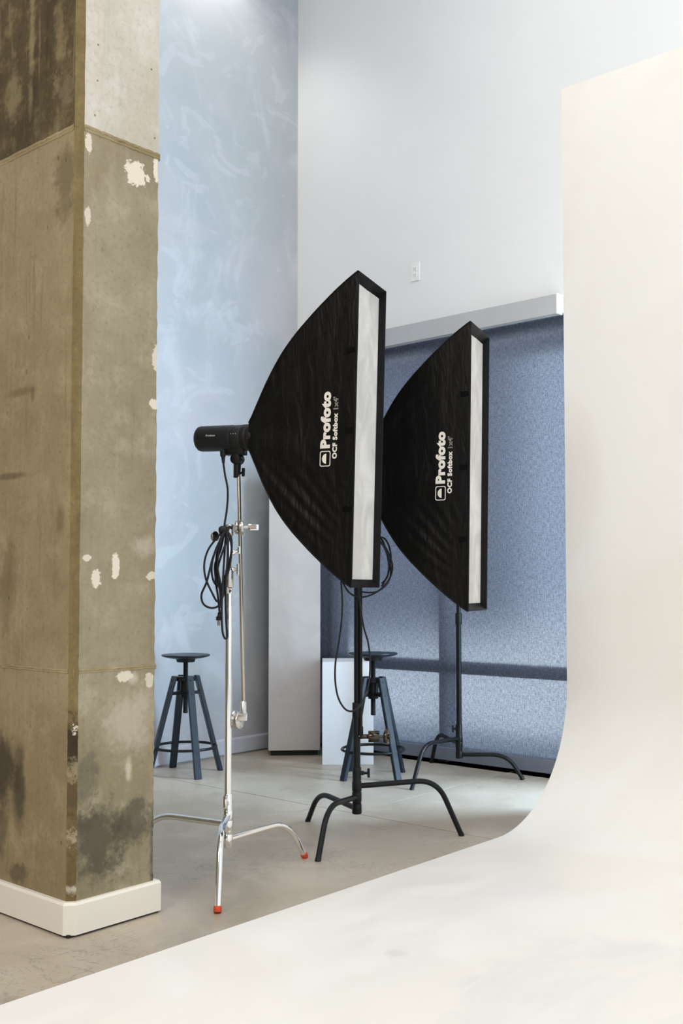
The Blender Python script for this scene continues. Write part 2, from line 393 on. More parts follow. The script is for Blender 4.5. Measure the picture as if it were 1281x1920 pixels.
M['facade'] = plain('outdoor_facade', lin(74, 78, 94), 0.8, 0, 0.2, 1)
M['asphalt'] = plain('outdoor_asphalt', lin(92, 92, 96), 0.9, 0, 0.2, 2)
# ---- equipment
M['black_metal'] = plain('black_powder_coat', (0.007, 0.0075, 0.009), 0.36, 0.0, 0.15, 60, 0.0, 0.24)
M['black_plastic'] = plain('black_plastic', (0.010, 0.010, 0.011), 0.45, 0.0, 0.12, 90, 0.02, 0.3)
M['dark_plastic'] = plain('charcoal_plastic', (0.018, 0.018, 0.019), 0.5, 0.0, 0.1, 90, 0.02, 0.3)
M['chrome'] = plain('chrome', (0.84, 0.83, 0.82), 0.07, 1.0, 0.0, 20, 0, None, 0.0)
M['nickel'] = plain('brushed_nickel', (0.50, 0.42, 0.32), 0.25, 1.0, 0.0, 20, 0, None, 0.0)
M['cast'] = plain('cast_aluminium', (0.60, 0.58, 0.55), 0.28, 1.0, 0.03, 60, 0, None, 0.02)
M['dark_chrome'] = plain('black_nickel', (0.075, 0.066, 0.055), 0.16, 1.0, 0.06, 20)
M['red_rubber'] = plain('red_rubber', lin(205, 66, 30), 0.5)
M['cable'] = plain('black_rubber_cable', (0.010, 0.011, 0.014), 0.4, 0, .1, 30, 0, .3)
M['print'] = plain('white_print', lin(232, 228, 220), 0.6, 0, 0.03)
M['red_print'] = plain('red_print', lin(190, 30, 40), 0.5)
M['stool'] = plain('black_stained_wood', (0.010, 0.017, 0.026), 0.36, 0, 0.25, 14, 0.02, 0.35)
M['pedestal'] = paint('white_pedestal_paint', lin(240, 241, 245), 0.45)
M['plate'] = paint('outlet_plastic', lin(244, 243, 240), 0.35, 0.0)
M['slot'] = plain('outlet_slot', lin(90, 88, 86), 0.6)
M['recess'] = plain('toe_kick_and_gap_shadow', (0.01, 0.01, 0.01), 0.8)  # black of the toe kick, also painted shade under the column trim
def cloth(name, col, rough, wr, sheen):
    n = NT(name); O = n.O()
    a = n.noise(n.mapping(O, (9, 3, 2.2), rot=(0, 0.5, 0)), 2.2, 5, 0.55, 0.9); f = n.noise(O, 420, 2)
    c = n.mix(n.ramp(a, 0.35, 0.7), tuple(x*0.85 for x in col), tuple(min(1, x*1.1) for x in col))
    n.bump(n.math('ADD', a, n.math('MULTIPLY', f, 0.03)), wr, 0.02)
    n.b.inputs['Sheen Weight'].default_value = sheen
    return n.fin(c, rough, 0, 0.16)
M['nylon'] = cloth('black_nylon', (0.0042, 0.0040, 0.0038), 0.42, 0.45, 0.0)
M['nylon_edge'] = cloth('black_nylon_edging', (0.010, 0.010, 0.0115), 0.5, 0.3, 0.0)
M['velcro'] = plain('black_velcro', (0.003, 0.003, 0.003), 0.95, 0, 0.1, 200, 0, 0.1)
M['diffuser'] = cloth('white_diffuser_cloth', lin(222, 219, 214), 0.8, 0.10, 0.0)

# ================================================================== SETTING
def structure(name, bm, mat, label, parent=None):
    o = build(name, bm, mat, parent)
    return tag(o, label, None, None, 'structure')
XN, YN = -4.2, -4.6                 # far limits behind the camera
# floor: slabs with saw-cut joints
XJ = onz(600, 1513).x; YJ = onz(800, 1488).y
b = B(); box(b, XN, XW+.3, YN, YP+.3, -.12, -.012)
floor = structure('floor', b, M['joint'], 'concrete floor with saw-cut joints')
g = 0.0032
for (x0, x1, y0, y1) in ((XN, XJ-g, YN, YP+.2), (XJ+g, XW+.2, YN, YJ-g), (XJ+g, XW+.2, YJ+g, YP+.2)):
    b = B(); box(b, x0, x1, y0, y1, -.06, 0.0); build('floor_slab', b, M['floor'], floor)
b = B(); box(b, XN, XW+.3, YN, YP+.3, ZC, ZC+.2); structure('ceiling', b, M['ceiling'], 'white ceiling above the frame')
b = B(); box(b, XN, XW, YP, YP+.25, 0, ZC); structure('wall_left', b, M['plaster'], 'blue grey trowelled plaster wall at the left')
# window wall
WYF, WY1 = onx(1057, 800, XW).y, 5.13
WY0 = WYF-.10
WZ1 = onx(1053, 587, XW).z
b = B()
box(b, XW, XW+.25, YN, WY0, 0, ZC); box(b, XW, XW+.25, WY1, YP, 0, ZC); box(b, XW, XW+.25, WY0, WY1, WZ1, ZC); box(b, XW, XW+.25, WY0, WY1, -.1, 0.0)
structure('wall_back', b, M['white_wall'], 'tall white wall with the shaded window')
b = B(); box(b, XN-.25, XN, YN, YP+.25, 0, ZC); structure('wall_behind', b, M['grey_wall'], 'side wall behind the camera')
# baseboard on the plaster wall
b = B(); hb = 0.115
pextrude(b, [(YP, 0.012), (YP-.016, 0.012), (YP-.016, hb-.012), (YP-.006, hb), (YP, hb)], 0, XN, XW)
structure('baseboard_left', b, M['base_plaster'], 'grey baseboard along the plaster wall')
# window behind the shade
win = empty('window_1', (XW+.14, (WY0+WY1)/2, 0), label='shaded shop window in the white wall', kind='structure')
ox, oy = XW+.14, (WY0+WY1)/2
zr = onx(886, 1254, XW+.1).z
vm = [WY0+.03, onx(833, 1150, XW+.1).y, onx(630, 1150, XW+.1).y, WY1-.03]
def wbox(name, mat, x0, x1, y0, y1, z0, z1):
    b = B(); box(b, x0-ox, x1-ox, y0-oy, y1-oy, z0, z1); return build(name, b, mat, win)
for y in vm: wbox('mullion', M['mullion'], XW+.07, XW+.17, y-.03, y+.03, 0.0, WZ1)
for z in (0.05, zr, WZ1-.04):
    wbox('rail', M['mullion'], XW+.06, XW+.17, WY0, WY1, z-.036, z+.036)
vs_y = sorted(vm); 
for y0, y1 in zip(vs_y, vs_y[1:]):
    for z0, z1 in ((0.086, zr-.036), (zr+.036, WZ1-.076)):
        wbox('pane', M['glass'], XW+.12, XW+.128, y0+.03, y1-.03, z0, z1)

# roller shade
sh = empty('roller_shade', (XW+.03, oy, 0), label='blue grey woven roller shade pulled down over the window', cat='roller shade')
def shbox(name, mat, x0, x1, y0, y1, z0, z1, bev=0):
    b = B()
    if bev: bbox(b, x0-XW-.03, x1-XW-.03, y0-oy, y1-oy, z0, z1, bev)
    else: box(b, x0-XW-.03, x1-XW-.03, y0-oy, y1-oy, z0, z1)
    return build(name, b, mat, sh)
b = B(); nY = 40
for k in range(nY):
    y0 = WY0+.004 + (WY1-WY0-.008)*k/nY; y1 = WY0+.004 + (WY1-WY0-.008)*(k+1)/nY
    f0 = 0.0035*math.sin(y0*3.1); f1 = 0.0035*math.sin(y1*3.1)
    q = [b.verts.new(p) for p in ((f0, y0-oy, .10), (f1, y1-oy, .10), (0, y1-oy, WZ1+.0), (0, y0-oy, WZ1+.0))]
    b.faces.new(q)
bmesh.ops.remove_doubles(b, verts=b.verts, dist=1e-5)
build('shade_fabric', b, M['shade'], sh, True)
shbox('hem_bar', M['hem'], XW+.018, XW+.042, WY0+.004, WY1-.004, .022, .105, .004)
zt = onx(1053, 549, XW-.05).z; zb = onx(1053, 586, XW-.05).z
shbox('fascia', M['valance'], XW-.055, XW-.0005, WYF+.012, YP-.02, zb, zt, .002)
shbox('end_cap', M['plate'], XW-.057, XW-.0005, WYF-.0, WYF+.012, zb-.002, zt+.002, .002)

# outside the window
b = B(); box(b, XW+.3, 40, -16, 30, -.3, -.12); structure('ground', b, M['pavement'], 'pavement outside the window')
bd = empty('street_building', (17, 20.8, -.12), label='dim building across the street seen through the shade', cat='building')
b = B(); box(b, -2, 6, -5.2, 12, 0, 11); build('wall', b, M['facade'], bd)
b = B(); box(b, -2.05, -2.0, -5.2, 12, 3.2, 3.5); build('cornice', b, M['pavement'], bd)

aw = empty('added_canopy', (XW+.28, 4, 0), label='dark canopy added outside to dim the top of the shade', cat='added_canopy')  # added slab that blocks sky light at the top of the shade
b = B(); box(b, 0.0, .85, -6, 6, 3.0, 3.12); build('roof', b, M['facade'], aw)
b = B(); box(b, .85, .88, -6, 6, 2.93, 3.16); build('edge_board', b, M['mullion'], aw)

# ================================================================== COLUMN
col = empty('concrete_column', (CXL+.17, CYR+.3, 0), label='raw weathered concrete column with white base trim', cat='column')
cx0, cy0 = CXL+.17, CYR+.3
zj = [onz(150, 1700).z, ony(156, 1259, CYR).z, ony(160, 240, CYR).z, ZC]
def lift(z0, z1, ml, mr, nm, seed):
    rnd = random.Random(seed)
    b = B(); nz = 60; c = CH
    # outline points; (x, y), with the chamfer and a slightly ragged far edge
    rows = []
    for k in range(nz+1):
        z = z0 + (z1-z0)*k/nz; e = rnd.uniform(-.004, .003) if 0 < k < nz else 0; h_ = rnd.uniform(-.0012, .0012)
        P_ = [(CXL, CY1), (CXL, CYR+c+h_), (CXL+c+h_, CYR), (CX1+e-.006, CYR), (CX1+e*.5, CYR+.008), (CX1, CY1)]
        rows.append([b.verts.new((p[0]-cx0, p[1]-cy0, z)) for p in P_])
    for a, d in zip(rows, rows[1:]):
        for i, mi in ((0, 0), (1, 2), (2, 1), (3, 1), (4, 1), (5, 1)):
            f = b.faces.new((a[i], a[(i+1) % 6], d[(i+1) % 6], d[i])); f.material_index = mi
    b.faces.new(rows[0]); b.faces.new(rows[-1])
    return build(nm, b, [ml, mr, M['con_ch']], col)
l1 = lift(0.0, zj[1], M['con_l_low'], M['con_r_low'], 'concrete_lift', 1); l1['label'] = 'lower lift with dark scuffs'
l2 = lift(zj[1], zj[2], M['con_l_mid'], M['con_r_mid'], 'concrete_lift', 2); l2['label'] = 'middle lift with pale chipped patches'
l3 = lift(zj[2], ZC, M['con_l_top'], M['con_r_top'], 'concrete_lift', 3); l3['label'] = 'upper lift, pale front and dark streaked side'
# joint ridges left by the formwork
for z, hgt in ((zj[1], .009), (zj[2], .014)):
    b = B(); rnd = random.Random(5)
    prof = [(-hgt, 0), (-hgt*.6, .0028), (-hgt*.15, .0008), (hgt*.25, .003), (hgt*.8, .002), (hgt, 0)]
    for (dirv, n0, n1) in (('r', CXL+CH, CX1), ('l', CYR+CH, CY1)):
        rows = []; ns = 24
        for k in range(ns+1):
            s = n0 + (n1-n0)*k/ns; j = rnd.uniform(-.0015, .0015)
            row = []
            for (dz, o) in prof:
                o2 = o + (rnd.uniform(-.001, .001) if o else -.003)
                p = (s, CYR-o2, z+dz+j) if dirv == 'r' else (CXL-o2, s, z+dz+j)
                row.append(b.verts.new((p[0]-cx0, p[1]-cy0, p[2])))
            rows.append(row)
        for a, d in zip(rows, rows[1:]):
            for i in range(len(prof)-1): b.faces.new((a[i], a[i+1], d[i+1], d[i]))
    # inner core closes the joint
    box(b, CXL+CH*.5-cx0, CX1-.006-cx0, CYR+CH*.5-cy0, CY1-cy0, z-.02, z+.02)
    build('joint_ridge', b, M['con_joint'], col)
# form screw marks
for (u, v, s) in ((184, 84, 'r'), (284, 130, 'r'), (178, 216, 'r'), (290, 259, 'r'), (183, 151, 'r'), (182, 409, 'r'), (181, 576, 'r'), (283, 440, 'r'), (283, 597, 'r'), (179, 911, 'r'), (281, 918, 'r'), (134, 268, 'l'), (132, 553, 'l'), (37, 320, 'l'), (125, 1230, 'l'), (180, 1270, 'r')):
    b = B(); p = Vector(rf(u, v) if s == 'r' else lf(u, v)); nrm = Vector((0, -1, 0)) if s == 'r' else Vector((-1, 0, 0))
    cyl(b, p-nrm*.003-Vector((cx0, cy0, 0)), p+nrm*.0015-Vector((cx0, cy0, 0)), .0048, 10, .0036)
    build('screw_mark', b, M['con_joint'], col)
# base trim wraps the column
tz0, tz1 = 0.008, 0.112; tt = .02
b = B(); x0, y0, x1, y1 = CXL-tt, CYR-tt, CX1+tt, CY1+tt; c = .03
outer = [(x0, y1), (x0, y0+c), (x0+c, y0), (x1-.006, y0), (x1, y0+.006), (x1, y1)]
inset = [(x0+.006, y1), (x0+.006, y0+c+.003), (x0+c+.003, y0+.006), (x1-.010, y0+.006), (x1-.006, y0+.010), (x1-.006, y1)]
rings = []
for (pl, z) in ((outer, tz0), (outer, tz1-.008), (inset, tz1)):
    rings.append([b.verts.new((p[0]-cx0, p[1]-cy0, z)) for p in pl])
for a, d in zip(rings, rings[1:]):
    for i in range(6): b.faces.new((a[i], a[(i+1) % 6], d[(i+1) % 6], d[i]))
b.faces.new(rings[0]); b.faces.new(rings[-1])
o = build('base_trim', b, M['trim_white'], col); o['label'] = 'white painted base trim'
b = B(); box(b, CXL-.012-cx0, CX1+.012-cx0, CYR-.008-cy0, CY1-cy0, 0, .01); build('trim_gap_shadow', b, M['recess'], col)  # near-black strip paints the shadow in the gap under the trim

# ================================================================== CYCLORAMA
YE = (onz(0, 1893).y + onz(900, 1580).y)/2
XC = onx(1058, 800, 1).x and None
d_ = ray(1058, 700); t_ = YE/d_.y; XC = (EYE + d_*t_).x
ZT = ony(1060, 172, YE).z
rr = .66
prof = [(XN+1.2, 0.004), (XC-rr-.01, 0.004)]
for k in range(0, 25):
    a = math.pi/2*k/24
    prof.append((XC-rr+rr*math.sin(a), .004+rr*(1-math.cos(a))))
prof += [(XC, ZT)]
outer = []
for k, p in enumerate(prof):
    if p[0] <= XC-rr+1e-6: outer.append((p[0], 0.0))
    elif p[1] >= rr: outer.append((XC+.12, p[1]))
    else:
        a = math.asin(min(1, (p[0]-XC+rr)/rr))/(math.pi/2)
        outer.append((XC-rr+(rr+.12)*a*2, 0.0) if a < .5 else (XC+.12, (rr+.004)*(a-.5)*2))
b = B()
def strip(y):
    return [b.verts.new((p[0], y, p[1])) for p in prof], [b.verts.new((p[0], y, p[1])) for p in outer]
fa, oa = strip(YE); fb, ob = strip(YN+.6)
for k in range(len(prof)-1):
    b.faces.new((fa[k], fa[k+1], fb[k+1], fb[k])); b.faces.new((oa[k], oa[k+1], ob[k+1], ob[k])).material_index = 1 if oa[k].co.x > XC+.1 else 0
    b.faces.new((fa[k], fa[k+1], oa[k+1], oa[k])); b.faces.new((fb[k], fb[k+1], ob[k+1], ob[k]))
b.faces.new((fa[0], fb[0], ob[0], oa[0])); b.faces.new((fa[-1], fb[-1], ob[-1], oa[-1]))
o = build('cyclorama', b, [M['cyc'], M['plywood']], None, True)
tag(o, 'white painted cyclorama with floor sweeping up into tall wall', 'backdrop')

# ================================================================== WALL OUTLET
po = onx(779.5, 510, XW)
wo = empty('wall_outlet', (XW, po.y, po.z), label='white electrical outlet high on the white wall', cat='outlet')
b = B(); bbox(b, -.007, 0, -.037, .037, -.062, .062, .003); build('cover_plate', b, M['plate'], wo)
for dz in (.021, -.021):
    b = B(); bbox(b, -.0095, -.005, -.017, .017, dz-.0145, dz+.0145, .0015); rc = build('receptacle', b, M['plate'], wo)
    b = B(); box(b, -.0100, -.009, -.008, -.0055, dz-.003, dz+.006); box(b, -.0100, -.009, .0055, .008, dz-.003, dz+.006); cyl(b, (-.0100, 0, dz-.008), (-.009, 0, dz-.008), .0025, 8)
    build('slots', b, M['slot'], rc)

# ================================================================== TALL PLINTH AND PEDESTAL
YAWC = math.atan2(FWDH.y, FWDH.x)         # world angle of the view direction
pl = onz(552, 1417); plc = pl
tp = empty('tall_plinth', (pl.x, pl.y, 0), (0, 0, YAWC-math.pi/2+R(4)), label='tall narrow grey plaster plinth on black toe kick by the window', cat='plinth')
# local x = right, local y = away from the viewer
b = B(); bbox(b, -.177, .177, 0, .27, .035, 1.92, .006); build('body', b, M['plaster2'], tp, True)
b = B(); box(b, -.16, .16, .02, .255, 0, .036); build('toe_kick', b, M['recess'], tp)
pp = onz(652.5, 1434)
wp = empty('display_pedestal', (pp.x, pp.y, 0), (0, 0, YAWC-math.pi/2+R(1)), label='plain white display pedestal behind the black stool', cat='pedestal')
hz = CAMH - (1240.5-HOR)*pp.dot(FWDH)/F
b = B(); bbox(b, -.166, .166, 0, .36, 0, hz, .002); build('body', b, M['pedestal'], wp)

# ================================================================== STOOLS
def stool(name, base, seatz, ang, label, group):
    s = empty(name, base, (0, 0, ang), label=label, cat='stool', group=group)
    b = B(); lathe(b, [(0, seatz-.03), (.05, seatz-.03), (.11, seatz-.022), (.145, seatz-.012), (.151, seatz-.006), (.149, seatz-.001), (.13, seatz-.001), (0, seatz-.004)], 48); build('seat', b, M['stool'], s, True)
    b = B(); lathe(b, [(0, seatz-.05), (.055, seatz-.048), (.06, seatz-.03), (0, seatz-.03)], 24); build('seat_plate', b, M['black_metal'], s, True)
    # threaded spindle
    b = B(); pr = [(0, .37)]
    pr += [(.013, .37), (.015, .376)]
    z = .38
    while z < seatz-.05:
        pr += [(.0155, z), (.0135, z+.004)]; z += .008
    pr += [(.0145, seatz-.04), (0, seatz-.04)]
    lathe(b, pr, 16); build('spindle', b, M['black_metal'], s, True)
    # hub
    b = B(); lathe(b, [(.016, .595), (.058, .595), (.062, .59), (.062, .572), (.058, .568), (.016, .568), (.016, .595)], 32); build('top_ring', b, M['black_metal'], s, True)
    b = B(); lathe(b, [(.0165, .57), (.032, .57), (.034, .50), (.030, .47), (.0165, .47), (.0165, .57)], 24); build('thread_sleeve', b, M['black_metal'], s, True)
    b = B()
    for k in range(2):
        Mx = Matrix.Rotation(k*math.pi/2, 4, 'Z'); bbox(b, -.092, .092, -.02, .02, .487-k*.001, .505-k*.001, .003, 2, Mx)
    build('cross_plate', b, M['black_metal'], s)
    for k in range(4):
        a = k*math.pi/2; b = B()
        w0, d0 = .021, .013
        top = Vector((.072, 0, .60)); bot = Vector((.232, 0, 0))
        vs_ = []
        for (p, w) in ((bot, .021), (top, .021)):
            for (sx, sy) in ((-1, -1), (1, -1), (1, 1), (-1, 1)):
                vs_.append(b.verts.new((p.x+sx*d0, p.y+sy*w, p.z)))
        for q in ((0, 3, 2, 1), (4, 5, 6, 7), (0, 1, 5, 4), (1, 2, 6, 5), (2, 3, 7, 6), (3, 0, 4, 7)): b.faces.new([vs_[i] for i in q])
        bmesh.ops.bevel(b, geom=b.edges[:], offset=.0025, segments=2, affect='EDGES')
        lg = build('leg', b, M['stool'], s, False, (0, 0, 0), (0, 0, a))
        for zz in (.575, .495):
            b = B(); x = .072 + (.232-.072)*(1-zz/.60) + d0
            cyl(b, (x-.004, 0, zz), (x+.0015, 0, zz), .0045, 10)
            build('bolt', b, M['black_metal'], lg)
    b = B(); rr_ = .190; pts = [(rr_*math.cos(2*math.pi*k/48), rr_*math.sin(2*math.pi*k/48), .165) for k in range(49)]
    tube(b, pts, .0085, 10, False); bmesh.ops.remove_doubles(b, verts=b.verts, dist=1e-5); build('foot_ring', b, M['black_metal'], s, True)
    return s
def lat_ang(a): return YAWC - math.pi/2 + a      # angle measured from screen right towards away
sg = 'black swivel stools'
sb = onz(347, 1450); szz = CAMH - (1226-HOR)*sb.dot(FWDH)/F
stool('swivel_stool', (sb.x, sb.y, 0), szz, lat_ang(R(-62)), 'black wooden swivel stool against the plaster wall, partly behind the column', sg)
sb = onz(700, 1456); szz = CAMH - (1223-HOR)*sb.dot(FWDH)/F
stool('swivel_stool', (sb.x, sb.y, 0), szz, lat_ang(R(-52)), 'black wooden swivel stool in front of the white pedestal', sg)

# ================================================================== STANDS
def cstand(name, base, label, feet, hts, mat, zpole, zriser, r, group, footmat=None, bottom=.10, kmat=None, kside=Vector((1, 0, 0))):
    """feet: world xy of the three feet; hts: leg heights at the column"""
    s = empty(name, base, (0, 0, 0), label=label, cat='light stand', group=group); bz = Vector((base[0], base[1], 0))
    kmat = kmat or mat
    top = max(hts)+.085
    b = B(); cyl(b, (0, 0, bottom), (0, 0, top), r+.0035, 24, None, .002); sl_ = build('base_socket', b, mat, s, True)
    for i, (f, hh) in enumerate(zip(feet, hts)):
        v = Vector((f[0], f[1], 0)) - bz; L = v.length; u = v/L
        pts = fillet([u*(r*.6)+Vector((0, 0, hh)), u*(L*.76)+Vector((0, 0, hh+.012)), u*L+Vector((0, 0, .0 if footmat is None else .012))], .10, 10)
        b = B(); tube(b, pts, .0125, 16); lg = build('leg', b, mat, s, True)
        e = pts[-1]; dv = (pts[-1]-pts[-2]).normalized()
        if footmat:
            b = B(); cyl(b, e-dv*.012, e+dv*.010, .0145, 16, None, .002); build('foot_cap', b, footmat, lg, True)
        else:
            b = B(); cyl(b, e-dv*.015, e+dv*.001, .0132, 16); build('foot_cap', b, M['black_plastic'], lg, True)
        b = B(); cyl(b, Vector((0, 0, hh-.022)), Vector((0, 0, hh+.022)), r+.0055, 24, None, .003); build('leg_collar', b, mat, lg, True)
    b = B(); cyl(b, (0, 0, bottom+.05), (0, 0, zpole), r, 24); build('pole', b, mat, s, True)
    b = B(); cyl(b, (0, 0, zpole-.035), (0, 0, zpole+.035), r+.004, 24, None, .003); build('collar', b, kmat, s, True)
    b = B(); cyl(b, (0, 0, zpole), (0, 0, zriser), r*.78, 20); cyl(b, (0, 0, zriser-.01), (0, 0, zriser+.035), .008, 14); build('riser', b, mat, s, True)
    return s
def tee_knob(parent, p, d, mat, stem=.03, w=.045, name='tee_knob'):
    """clamp knob: stem, boss and flat wing handle"""
    d = d.normalized(); b = B()
    cyl(b, p, p+d*stem, .006, 12); cyl(b, p, p+d*stem*.5, .011, 14, .009, .001)
    up = Vector((0, 0, 1)); sd = d.cross(up).normalized()
    e = p + d*stem
    rot = Matrix((( d.x, sd.x, up.x, e.x), (d.y, sd.y, up.y, e.y), (d.z, sd.z, up.z, e.z), (0, 0, 0, 1)))
    bbox(b, -.004, .008, -.0075, .0075, -w/2, w/2, .004, 2, rot)
    return build(name, b, mat, parent, True)
def disc(b, p, d, r, th, bev=.003): cyl(b, p-d*th/2, p+d*th/2, r, 28, None, bev)

g3 = 'black light stands'
# --- chrome stand carrying the front softbox
cb = flat((429.5-CX)/F*4.13, 4.13)
f1 = onz(408, 1712); f2 = onz(571, 1609); cv = (f1-cb); f3 = cb + flat(-.42, .17)
kz = lambda y, D: CAMH - (y-HOR)*D/F
cs = cstand('light_stand', cb, 'chrome light stand with red feet beside the concrete column', [f1, f2, f3], [kz(1527, 4.1), kz(1568, 4.13), kz(1540, 4.13)], M['chrome'], kz(1085, 4.13), kz(1012, 4.13), .0145, None, M['red_rubber'], kz(1582, 4.13), M['cast'])
rl = RIGHT; bk = FWDH
tee_knob(cs, rl*.012+Vector((0, 0, kz(1068, 4.13))), rl, M['cast'], .022, .05)
tee_knob(cs, rl*.010+Vector((0, 0, kz(1037, 4.13))), (rl*.9+Vector((0, 0, .35))), M['chrome'], .03, .03)
tee_knob(cs, (-bk+rl*-.2).normalized()*.014+Vector((0, 0, kz(1500, 4.13))), (-bk+rl*-.2+Vector((0, 0, .3))), M['chrome'], .018, .05)
# sticker
b = B(); rS = .0149
def sticker(b, z0, z1, a0, a1, rS):
    n = 8; ps = []
    for z in (z0, z1):
        ps.append([b.verts.new(rS*(rl*math.sin(a0+(a1-a0)*k/n) - bk*math.cos(a0+(a1-a0)*k/n)) + Vector((0, 0, z))) for k in range(n+1)])
    for k in range(n): b.faces.new((ps[0][k], ps[0][k+1], ps[1][k+1], ps[1][k]))
sticker(b, kz(1113, 4.13), kz(1094, 4.13), -.5, 1.1, rS); st_ = build('sticker', b, M['print'], cs, True)
b = B(); sticker(b, kz(1103, 4.13), kz(1096, 4.13), 0.0, .9, rS+.0002); build('sticker_mark', b, M['red_print'], st_, True)
b = B(); sticker(b, kz(1111, 4.13), kz(1105, 4.13), .2, .5, rS+.0002); sticker(b, kz(1109, 4.13), kz(1107, 4.13), .5, .9, rS+.0002); build('sticker_mark', b, M['black_plastic'], st_, True)
# grip head and rod
ga = empty('grip_arm', cb+Vector((0, 0, kz(995, 4.13))), label='nickel grip arm rod clamped upright on the chrome stand', cat='grip arm')
G0 = cb+Vector((0, 0, kz(995, 4.13)))
ax1 = (rl*.924-bk*.38).normalized(); cc1 = atd(665.5, 803, 3.90) + (rl*.38+bk*.924).normalized()*.15
rtop = cc1 - ax1*.573 + Vector((0, 0, -.135)) - G0; rbot = atd(457, 1338, 4.13)-G0
rm = rtop.lerp(rbot, (995-893)/(1338-893))
b = B(); tube(b, [rtop, rbot], .0078, 14); build('rod', b, M['nickel'], ga, True)
hx = (rl*1.0).normalized()
b = B(); disc(b, rm-hx*.012, hx, .028, .014); disc(b, rm+hx*.008, hx, .030, .020); build('clamp_plates', b, M['cast'], ga, True)
b = B(); cyl(b, Vector((0, 0, -.025)), Vector((0, 0, .025)), .018, 20, None, .003); cyl(b, Vector((0, 0, 0)), rm-hx*.012, .014, 14); build('head_body', b, M['cast'], ga, True)
b = B(); cyl(b, rm+hx*.015, rm+hx*.05, .007, 12); bbox(b, .034, .078, -.008, .008, -.013, .013, .005, 2, Matrix.Translation(rm) @ Matrix(((hx.x, bk.x, 0, 0), (hx.y, bk.y, 0, 0), (0, 0, 1, 0), (0, 0, 0, 1)))); build('handle', b, M['chrome'], ga, True)
b = B(); k0 = atd(403, 1006, 4.08)-G0; cyl(b, Vector((-.01*rl.x, -.01*rl.y, 0)), k0, .006, 12); disc(b, k0, (rl*.8-bk*.6).normalized(), .022, .012, .004); build('locking_knob', b, M['chrome'], ga, True)
# lower knuckle at the rod end
b = B(); tube(b, [rbot+(rtop-rbot).normalized()*.05, rbot+(rtop-rbot).normalized()*.045, rbot], [.009, .012, .013], 16); bbox(b, -.022, .016, -.012, .012, -.028, .002, .005, 2, Matrix.Translation(rbot) @ Matrix(((hx.x, bk.x, 0, 0), (hx.y, bk.y, 0, 0), (0, 0, 1, 0), (0, 0, 0, 1)))); build('knuckle', b, M['cast'], ga, True)
b = B(); kd = (rl*.9-bk*.45).normalized(); pk = atd(449, 1351, 4.14)-G0
disc(b, pk, kd, .034, .012); disc(b, pk-kd*.016, kd, .030, .012); cyl(b, pk, rbot+Vector((0, 0, -.012)), .009, 12); build('knuckle_disc', b, M['cast'], ga, True)
b = B(); pw = atd(440, 1340, 4.15)-G0; disc(b, pw, (rl*.5-bk*.8).normalized(), .016, .01); cyl(b, pw, pk, .007, 10); build('wing_nut', b, M['chrome'], ga, True)

# --- black stand carrying the rear softbox
D2 = 4.74
sb2 = flat((669-CX)/F*D2, D2)
fe = [onz(596, 1615), onz(866, 1567), onz(577, 1540)]
s2 = cstand('light_stand', sb2, 'black light stand with spread legs in the middle, next to the cyclorama edge', fe, [kz(1493, 4.70), kz(1470, D2), kz(1508, 4.78)], M['black_metal'], kz(1330, D2), 1.36, .0165, g3, None, kz(1521, D2))
tee_knob(s2, rl*.016+Vector((0, 0, kz(1446, D2))), rl, M['black_metal'], .035, .042)
gb = empty('grip_arm', sb2+Vector((0, 0, kz(1378, D2))), label='black grip arm rod running up the middle light stand', cat='grip arm')
G2 = sb2+Vector((0, 0, kz(1378, D2)))
rp = rl*.018-bk*.012
b = B(); tube(b, [rp+Vector((0, 0, .0)), rp+Vector((0, 0, 1.6-G2.z))], .0078, 14); build('rod', b, M['black_metal'], gb, True)
b = B(); cyl(b, rp+Vector((0, 0, -.01)), rp+Vector((0, 0, .045)), .011, 16, None, .002); build('rod_socket', b, M['black_metal'], gb, True)
b = B(); q0 = rp+rl*.0; cyl(b, q0-rl*.012, q0+rl*.035, .0105, 16, None, .003); cyl(b, q0+rl*.03, q0+rl*.12, .0065, 12); build('neck', b, M['dark_chrome'], gb, True)
b = B(); disc(b, q0+rl*.060, rl, .026, .048, .004); disc(b, q0+rl*.036, rl, .0265, .004, .001); build('drum', b, M['dark_chrome'], gb, True)
b = B(); kd2 = (rl*.93-bk*.36).normalized(); disc(b, q0+rl*.118, kd2, .034, .018, .005); disc(b, q0+rl*.118+kd2*.012, kd2, .012, .010, .002); build('clamp_disc', b, M['dark_chrome'], gb, True)
b = B(); disc(b, rp+Vector((0, 0, 1.34-G2.z)), rl, .03, .03); build('clamp_head', b, M['black_metal'], gb, True)

# --- far black stand by the window
D3 = 6.36
sb3 = flat((859.5-CX)/F*D3, D3)
fe = [onz(772, 1481), onz(981, 1462), onz(809, 1430)]
s3 = cstand('light_stand', sb3, 'farthest black light stand, in front of the window shade', fe, [kz(1382, D3), kz(1412, D3), kz(1392, D3)], M['black_metal'], kz(1160, D3), 1.38, .0165, g3, None, kz(1419, D3))
tee_knob(s3, -rl*.016-bk*.004+Vector((0, 0, kz(1364, D3))), -rl, M['black_metal'], .02, .042)

